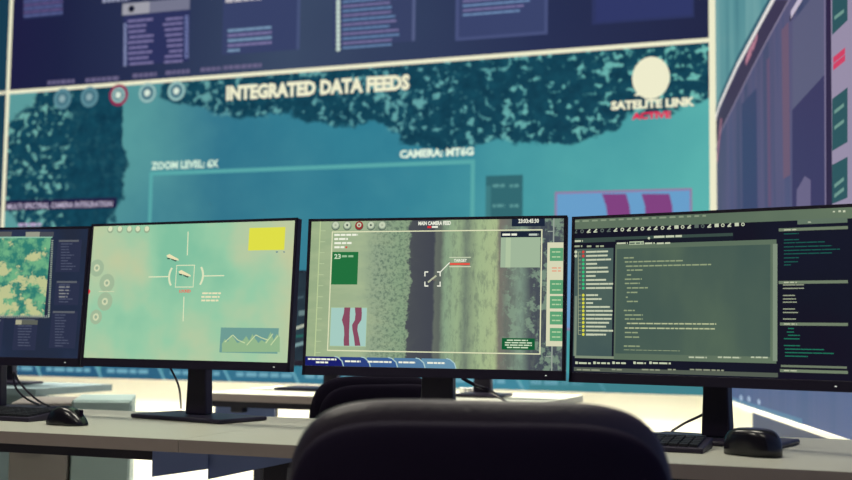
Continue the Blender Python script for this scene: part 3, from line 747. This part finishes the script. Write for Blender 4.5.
# editor page
c.rect(615.5, 776.5, 244.5, 359.5, bar, 1)
c.rect(617, 770.5, 249, 353.5, edt, 3)
c.rect(773, 777.5, 244, 361, E(128, 144, 124), 4)
c.rect(615.5, 733, 240, 244.5, E(24, 28, 40), 4)
for a, b, hi in ((617, 628, 0), (630, 643, 1), (645, 655, 0), (657, 671, 0)):
    if hi: c.rect(a-.5, b+1, 241.6, 245, E(176, 190, 160), 5)
    c.bars(a, b, 243.5, 1.6, w2 if not hi else E(96, 112, 96), 6)
lines = [(258, 624, 634), (262, 625, 683), (266.3, 626, 712), (270.3, 627, 643), (275, 627, 632), (279.3, 625, 642), (283.5, 625, 640), (288, 627, 648), (292.5, 627, 638), (297.3, 626, 628), (301.5, 627, 638), (310.5, 624, 635), (315, 625, 643), (319, 625, 643), (323.4, 627, 716.5), (328, 625, 715), (332.5, 625, 638), (337, 625, 640), (346, 624, 640), (349.8, 624, 680)]
for yy, a, b in lines: c.bars(a, b, yy, 1.35 if yy < 349 else .6, E(146, 160, 124) if yy not in (323.4, 328) else E(180, 188, 148), 5, word=(3, 8), gap=.8)
for a, b in ((689, 707), (718, 741), (751, 768)): c.bars(a, b, 357.2, 1.5, E(186, 196, 168), 6)
for a, b in ((576, 591), (594, 610), (613, 626), (634, 646), (650, 671)): c.rect(a-.5, a+2, 361.5, 364, w2, 5); c.bars(a+3, b, 363, 1.7, w2, 5)
c.rect(574, 778, 367, 371, E(84, 92, 82), 3)
for a, b in ((577, 600), (612, 622), (642, 660), (668, 676), (690, 724)): c.bars(a, b, 369.5, 1.4, E(146, 152, 128), 5)
# right hand panes
c.rect(797.5, 847.5, 219.5, 224.5, E(96, 114, 98), 3); c.rect(808, 811, 221.8, 222.6, w2, 4)
for yy in (228.5, 281, 322.5, 369): c.rect(778.5+(.3 if yy < 300 else 1.5), 848, yy, yy+3, E(112, 126, 104), 3); c.bars(784, 797, yy+1.5, 1.1, E(190, 196, 168), 4)
c.rect(781, 847, 364.8, 367, E(110, 122, 102), 3)
gr = E(32, 112, 88)
for yy, b in ((234, 799), (240, 799), (243, 825), (247, 832), (250.6, 840), (254, 832), (258, 799), (262, 798), (265, 791)): c.bars(784, b, yy, 1, E(28, 90, 80), 3, word=(8, 16), gap=.6)
for yy, b in ((285, 804), (288.5, 804), (295.5, 795), (299, 796), (302.2, 797), (309, 795), (312.5, 798), (319, 796)): c.bars(783, b, yy, 1.1, E(150, 158, 134), 3, word=(8, 16), gap=.4)
for yy, a, b in ((328.5, 788, 794), (332, 787, 794), (335.3, 788, 800), (338.7, 784, 800), (345.5, 784, 800), (349, 785, 824), (352.5, 785, 834), (356, 785, 808)): c.bars(a, b, yy, 1.1, gr, 3, word=(8, 16), gap=.4)
c.build(t4)

# ---- far monitors on the second row
def far_monitor(label, X, Y, Z, yaw, **k):
    t, c = monitor(label, X, Y, Z, yaw, R(3), detail=False, **k)
    c.uvrect(0, c.W, 0, c.H, soft('far_screen_picture', (30, 38, 50), (42, 58, 68), (44, 84, 92), 6, stretch=(.6, 1.5, 1)), 0)
    for vv, hh, col, sl in ((.11, .012, (176, 182, 164), .02), (.17, .02, (104, 128, 130), .01), (.23, .008, (70, 90, 98), .01), (.04, .014, (120, 150, 152), .02), (.08, .01, (40, 96, 90), .01)):
        u = .03
        while u < c.W-.08:
            ww = random.uniform(.05, .12)
            c.poly([(u, vv), (u+ww, vv+sl), (u+ww, vv+sl+hh), (u, vv+hh)], E(*col), 1); u += ww+.012
    return t, c
fX = onz(330, 384.5, .74); c0 = ony(303, 366, 4.12)
ft, fc = far_monitor('distant dark monitor seen in the gap between two front monitors', ony(325, 366, 4.12).x, 4.12, c0.z, R(0), bw=.34, bd=.2, byo=.0, nyo=.05)
fc.build(ft)
ft, fc = far_monitor('distant monitor on the far left desk, its stand peeking below the leftmost screen', ony(-2, 366, 3.88).x, 3.88, ony(10, 364, 3.88).z, R(0), bw=.3, bd=.16, byo=.0, nyo=.05, bxo=.0)
fc.build(ft)
ft, fc = far_monitor('distant monitor hidden behind the middle screen, dark stand right of its neck', ony(478, 366, 4.05).x, 4.05, ony(470, 366, 4.05).z, R(0), bw=.17, bd=.16, byo=.0, nyo=.05, neckw=.06, bxo=.02)
fc.build(ft)
for px, lab in ((463, 'small white cup on the far desk, left one of two'), (471, 'small white cup on the far desk, right one of two')):
    p = onz(px, 393.5, DZ); bm = bmesh.new()
    p = onz(px, 394.5, DZ); cyl(bm, 0, 0, 0.0005, .024, .012, .0155); bevel(bm, .0015, 2)
    tag(obj('cup', bm, M['white'], loc=p, smooth=True), lab, 'cup')

# ================================================================== KEYBOARDS, MICE, CABLES
def keyboard(label, c, rz, rx=0):
    t = thing('keyboard', label, 'keyboard', c, rz)
    w, d = .43, .135
    bm = bmesh.new()
    prof = [(-d/2, .0005), (d/2, .0005), (d/2, .021), (-d/2, .010)]
    a = [bm.verts.new((-w/2, y, z)) for y, z in prof]; b = [bm.verts.new((w/2, y, z)) for y, z in prof]
    bm.faces.new(a); bm.faces.new(b[::-1])
    for i in range(4): bm.faces.new((a[i], b[i], b[(i+1) % 4], a[(i+1) % 4]))
    bevel(bm, .002, 2); obj('body', bm, M['plastic'], t)
    bm = bmesh.new(); kw = .019; ang = math.atan2(.011, d)
    for r in range(6):
        for k in range(21):
            if r == 5 and 3 < k < 10: continue
            x = -w/2+.012+k*.0195; y = d/2-.018-r*.0195; z = .0215-(d/2-y)*math.tan(ang)
            if x+.016 > w/2-.004: continue
            box(bm, x, x+.0165, y-.008, y+.008, z-.003, z+.005)
    x0, x1 = -w/2+.012+4*.0195, -w/2+.012+10*.0195-.003; y = d/2-.018-5*.0195; z = .0215-(d/2-y)*math.tan(ang)
    box(bm, x0, x1, y-.008, y+.008, z-.003, z+.005)
    obj('keys', bm, M['keys'], t)
    return t
def mouse(label, c, rz, L=.112, W=.064, H=.038, sq=1):
    """x = length axis, nose at +x"""
    t = thing('computer_mouse', label, 'mouse', c, rz)
    bm = bmesh.new(); nu, nv = 40, 14; rows = []
    for j in range(nv+1):
        f = j/nv; row = []
        for i in range(nu):
            th = 2*math.pi*i/nu; sh = math.cos(f*math.pi/2)**(.55*sq) if f < 1 else 0
            ct, st = math.cos(th), math.sin(th)
            x = L/2*math.copysign(abs(ct)**.85, ct)*sh; y = W/2*math.copysign(abs(st)**.8, st)*sh*(1-.1*ct*ct)
            hump = 1-.32*((x/L+.12)*1.6)**2*2
            z = .0015+H*math.sin(f*math.pi/2)**sq*(hump if sq == 1 else 1-.25*(x/L*2)**4)
            y *= 1-.12*math.exp(-((x)/(L*.2))**2)*(1-f)
            row.append(bm.verts.new((x, y, z)))
        rows.append(row)
    for a, b in zip(rows, rows[1:]):
        for i in range(nu): bm.faces.new((a[i], a[(i+1) % nu], b[(i+1) % nu], b[i]))
    bm.faces.new(rows[0][::-1]); bmesh.ops.remove_doubles(bm, verts=bm.verts, dist=1e-5)
    obj('shell', bm, M['gloss'], t, smooth='all')
    bm = bmesh.new(); hh = H*.9
    bmesh.ops.create_cone(bm, cap_ends=True, segments=20, radius1=.009, radius2=.009, depth=.006, matrix=Matrix.Translation((L*.26, 0, H*.66)) @ Matrix.Rotation(math.pi/2, 4, 'X'))
    obj('scroll_wheel', bm, M['keys'], t)
    bm = bmesh.new(); box(bm, L*.08, L*.42, -.0008, .0008, H*.5, H*.86); obj('button_gap', bm, M['shell'], t)
    return t
pk = onz(6, 415, DZ)
keyboard('black keyboard left of the mouse, cut by the left photo edge', (onz(38, 421, DZ).x-.205, 2.43, DZ), R(-3))
pm = onz(59, 426, DZ)
mouse('glossy black mouse beside the left keyboard', (pm.x, pm.y+.03, DZ), R(-5), L=.108, H=.042)
keyboard('black keyboard right of the foreground chair, below the right monitor', (onz(704, 452, DZ).x-.21, 2.40, DZ), R(-2))
pm = onz(752, 458, DZ)
mouse('bulky black mouse with a pale side gleam, right of the keyboard under the code editor', (pm.x-.002, pm.y+.05, DZ), R(152), L=.115, W=.075, H=.05, sq=.6)
def cable(label, pts, r=.0028):
    p0 = Vector(pts[-1]); bm = bmesh.new(); tube(bm, [Vector(p)-p0 for p in pts], r)
    tag(obj('cable', bm, M['plastic2'], loc=p0, smooth='all'), label, 'cable')
zc = DZ+.004
cable('upper thin black cable curving from the leftmost monitor stand to the mouse', [ony(14, 372, 2.63), ony(20, 383, 2.62), ony(36, 399, 2.6), onz(54, 408.5, zc), onz(64, 410.5, zc)])
cable('lower thin black cable sagging beside the leftmost monitor stand', [ony(13, 374, 2.6), ony(16, 388, 2.58), ony(27, 399, 2.56), onz(44, 406.5, zc), onz(60, 411, zc)])
cable('thin black cable hanging from the second monitor, left of its stand', [ony(169, 366, 2.62), ony(175, 377, 2.64), ony(179.5, 390, 2.66), onz(181, 408, zc)])
cable('short black cable looping at the foot of the second monitor stand', [ony(198, 396, 2.67), ony(192, 402, 2.66), onz(187, 408, zc)])
cable('black cable running diagonally right of the middle monitor stand', [ony(462, 378, 2.62), ony(475, 385, 2.64), ony(492, 392, 2.66), onz(508, 404, DZ+.006)], .004)
cable('long black cable rising to the right monitor stand, beyond the keyboard', [ony(714, 409, 2.68), ony(700, 416, 2.69), ony(685, 423, 2.7), onz(672, 431, zc)], .003)
cable('short black cable end against the right monitor stand', [ony(714, 420, 2.66), ony(710, 425, 2.67), onz(706, 431, zc)], .003)

# ================================================================== CHAIRS
def chair(label, c, rz, top=.883, hw=.233, group=None, mats=('leather', 'shell')):
    """faces +y; back seen from -y"""
    t = thing('office_chair', label, 'chair', c, rz, group)
    hb = .26
    bm = bmesh.new(); superell(bm, hw, hb, .035, 5, 3.2, 0, -.165, top-hb, bend=.035, bendz=.0, nu=96, nv=28)
    obj('back_cushion', bm, M[mats[0]], t, smooth='all')
    bm = bmesh.new(); superell(bm, hw-.006, hb-.012, .022, 5, 4, 0, -.21, top-hb-.012, bend=.04, nu=96, nv=20)
    obj('back_shell', bm, M[mats[1]], t, smooth='all')
    bm = bmesh.new(); superell(bm, .25, .25, .045, 4, 3, 0, 0, 0, nu=64, nv=16)
    for v in bm.verts: v.co = Vector((v.co.x, v.co.z+.06, v.co.y+.46))
    obj('seat', bm, M[mats[0]], t, smooth='all')
    bm = bmesh.new(); tube(bm, [(0, -.235, .52), (0, -.235, .42), (0, -.2, .37), (0, -.05, .38)], .022, 10); obj('back_bracket', bm, M['plastic2'], t, smooth=True)
    bm = bmesh.new(); cyl(bm, 0, .03, .13, .41, .025); cyl(bm, 0, .03, .38, .418, .08); obj('gas_lift', bm, M['plastic2'], t, smooth=True)
    for s in (-1, 1):
        bm = bmesh.new(); tube(bm, [(s*.24, -.02, .44), (s*.285, -.02, .5), (s*.285, .0, .62)], .012, 10)
        box(bm, s*.285-.03, s*.285+.03, -.1, .14, .62, .645); obj('armrest', bm, M['plastic2'], t, smooth=True)
    for k in range(5):
        a = R(90+72*k); d = Vector((math.cos(a), math.sin(a), 0)); o = Vector((0, .03, 0))
        bm = bmesh.new(); tube(bm, [o+Vector((0, 0, .135)), o+d*.15+Vector((0, 0, .12)), o+d*.29+Vector((0, 0, .08))], .018, 8)
        lg = obj('leg', bm, M['plastic2'], t, smooth=True)
        bm = bmesh.new(); p = o+d*.29
        bmesh.ops.create_cone(bm, cap_ends=True, segments=20, radius1=.028, radius2=.028, depth=.04, matrix=Matrix.Translation((p.x, p.y, .029)) @ Matrix.Rotation(a, 4, 'Z') @ Matrix.Rotation(math.pi/2, 4, 'X'))
        obj('caster', bm, M['gloss'], lg, smooth=True)
    return t
# foreground chair
ch = hit(421, 400, CAM+_d*1.46, _d)
chair('large black leather office chair in the foreground, seen from behind', (ch.x+.02, ch.y+.18, 0), YAW-R(2), top=ch.z+.001, hw=.245)
c2 = hit(349, 378, CAM+_d*3.62, _d)
chair('small dark office chair in the second row, partly hidden below the middle monitor', (c2.x, c2.y+.05, 0), R(50), top=c2.z+.012, hw=.215, mats=('fabric', 'fabric'))

# ================================================================== LIGHT
def ceiling_light(x, y, w, d, power, col, label, rx=0, z=HT, spread=R(80)):
    t = thing('ceiling_light', label, 'ceiling light', (x, y, z-.06), 0, 'ceiling panel lights')
    bm = bmesh.new(); box(bm, -w/2-.02, w/2+.02, -d/2-.02, d/2+.02, .01, .0595); obj('frame', bm, M['white'], t)
    nn = N('lamp_diffuser'); nn.emit(col, 3); bm = bmesh.new(); box(bm, -w/2, w/2, -d/2, d/2, .004, .0099); obj('diffuser', bm, nn.m, t)
    ld = bpy.data.lights.new('ceiling_lamp', 'AREA'); ld.shape = 'RECTANGLE'; ld.size = w; ld.size_y = d; ld.energy = power; ld.spread = spread; ld.color = col
    lo = bpy.data.objects.new('lamp', ld); C.objects.link(lo); lo.parent = t; lo.location = (0, 0, -.01); lo.rotation_euler = (rx, 0, 0)
warm = (1, .955, .80)
KL = 1.0
for x, y, p, lab in ((-2.3, .5, 34, 'left unseen panel light added above the foreground chair for its highlight'), (.2, .5, 10, 'right unseen panel light added above the foreground chair as front fill'), (-4.2, 5.0, 96, 'left panel light in the ceiling before the video wall'), (-2.6, 5.0, 96, 'middle panel light in the ceiling before the video wall'), (-1.0, 5.0, 92, 'right panel light in the ceiling before the video wall'),  # first two: unseen lamps added for chair highlight and desk edges
                     (-2.6, 2.9, 36, 'left panel light in the ceiling above the front desks'), (-.6, 2.9, 36, 'right panel light in the ceiling above the front desks')):
    ceiling_light(x, y, 1.2, .4, p*KL, warm, lab, spread=R(72) if y > 4 else R(170))
wd = bpy.data.worlds.new('room_air'); bpy.context.scene.world = wd; wd.use_nodes = True
wd.node_tree.nodes['Background'].inputs[0].default_value = (.03, .02, .05, 1); wd.node_tree.nodes['Background'].inputs[1].default_value = .5
vs_ = bpy.context.scene.view_settings
vs_.view_transform = 'Standard'; vs_.look = 'None'; vs_.exposure = 0; vs_.gamma = 1; vs_.use_curve_mapping = False
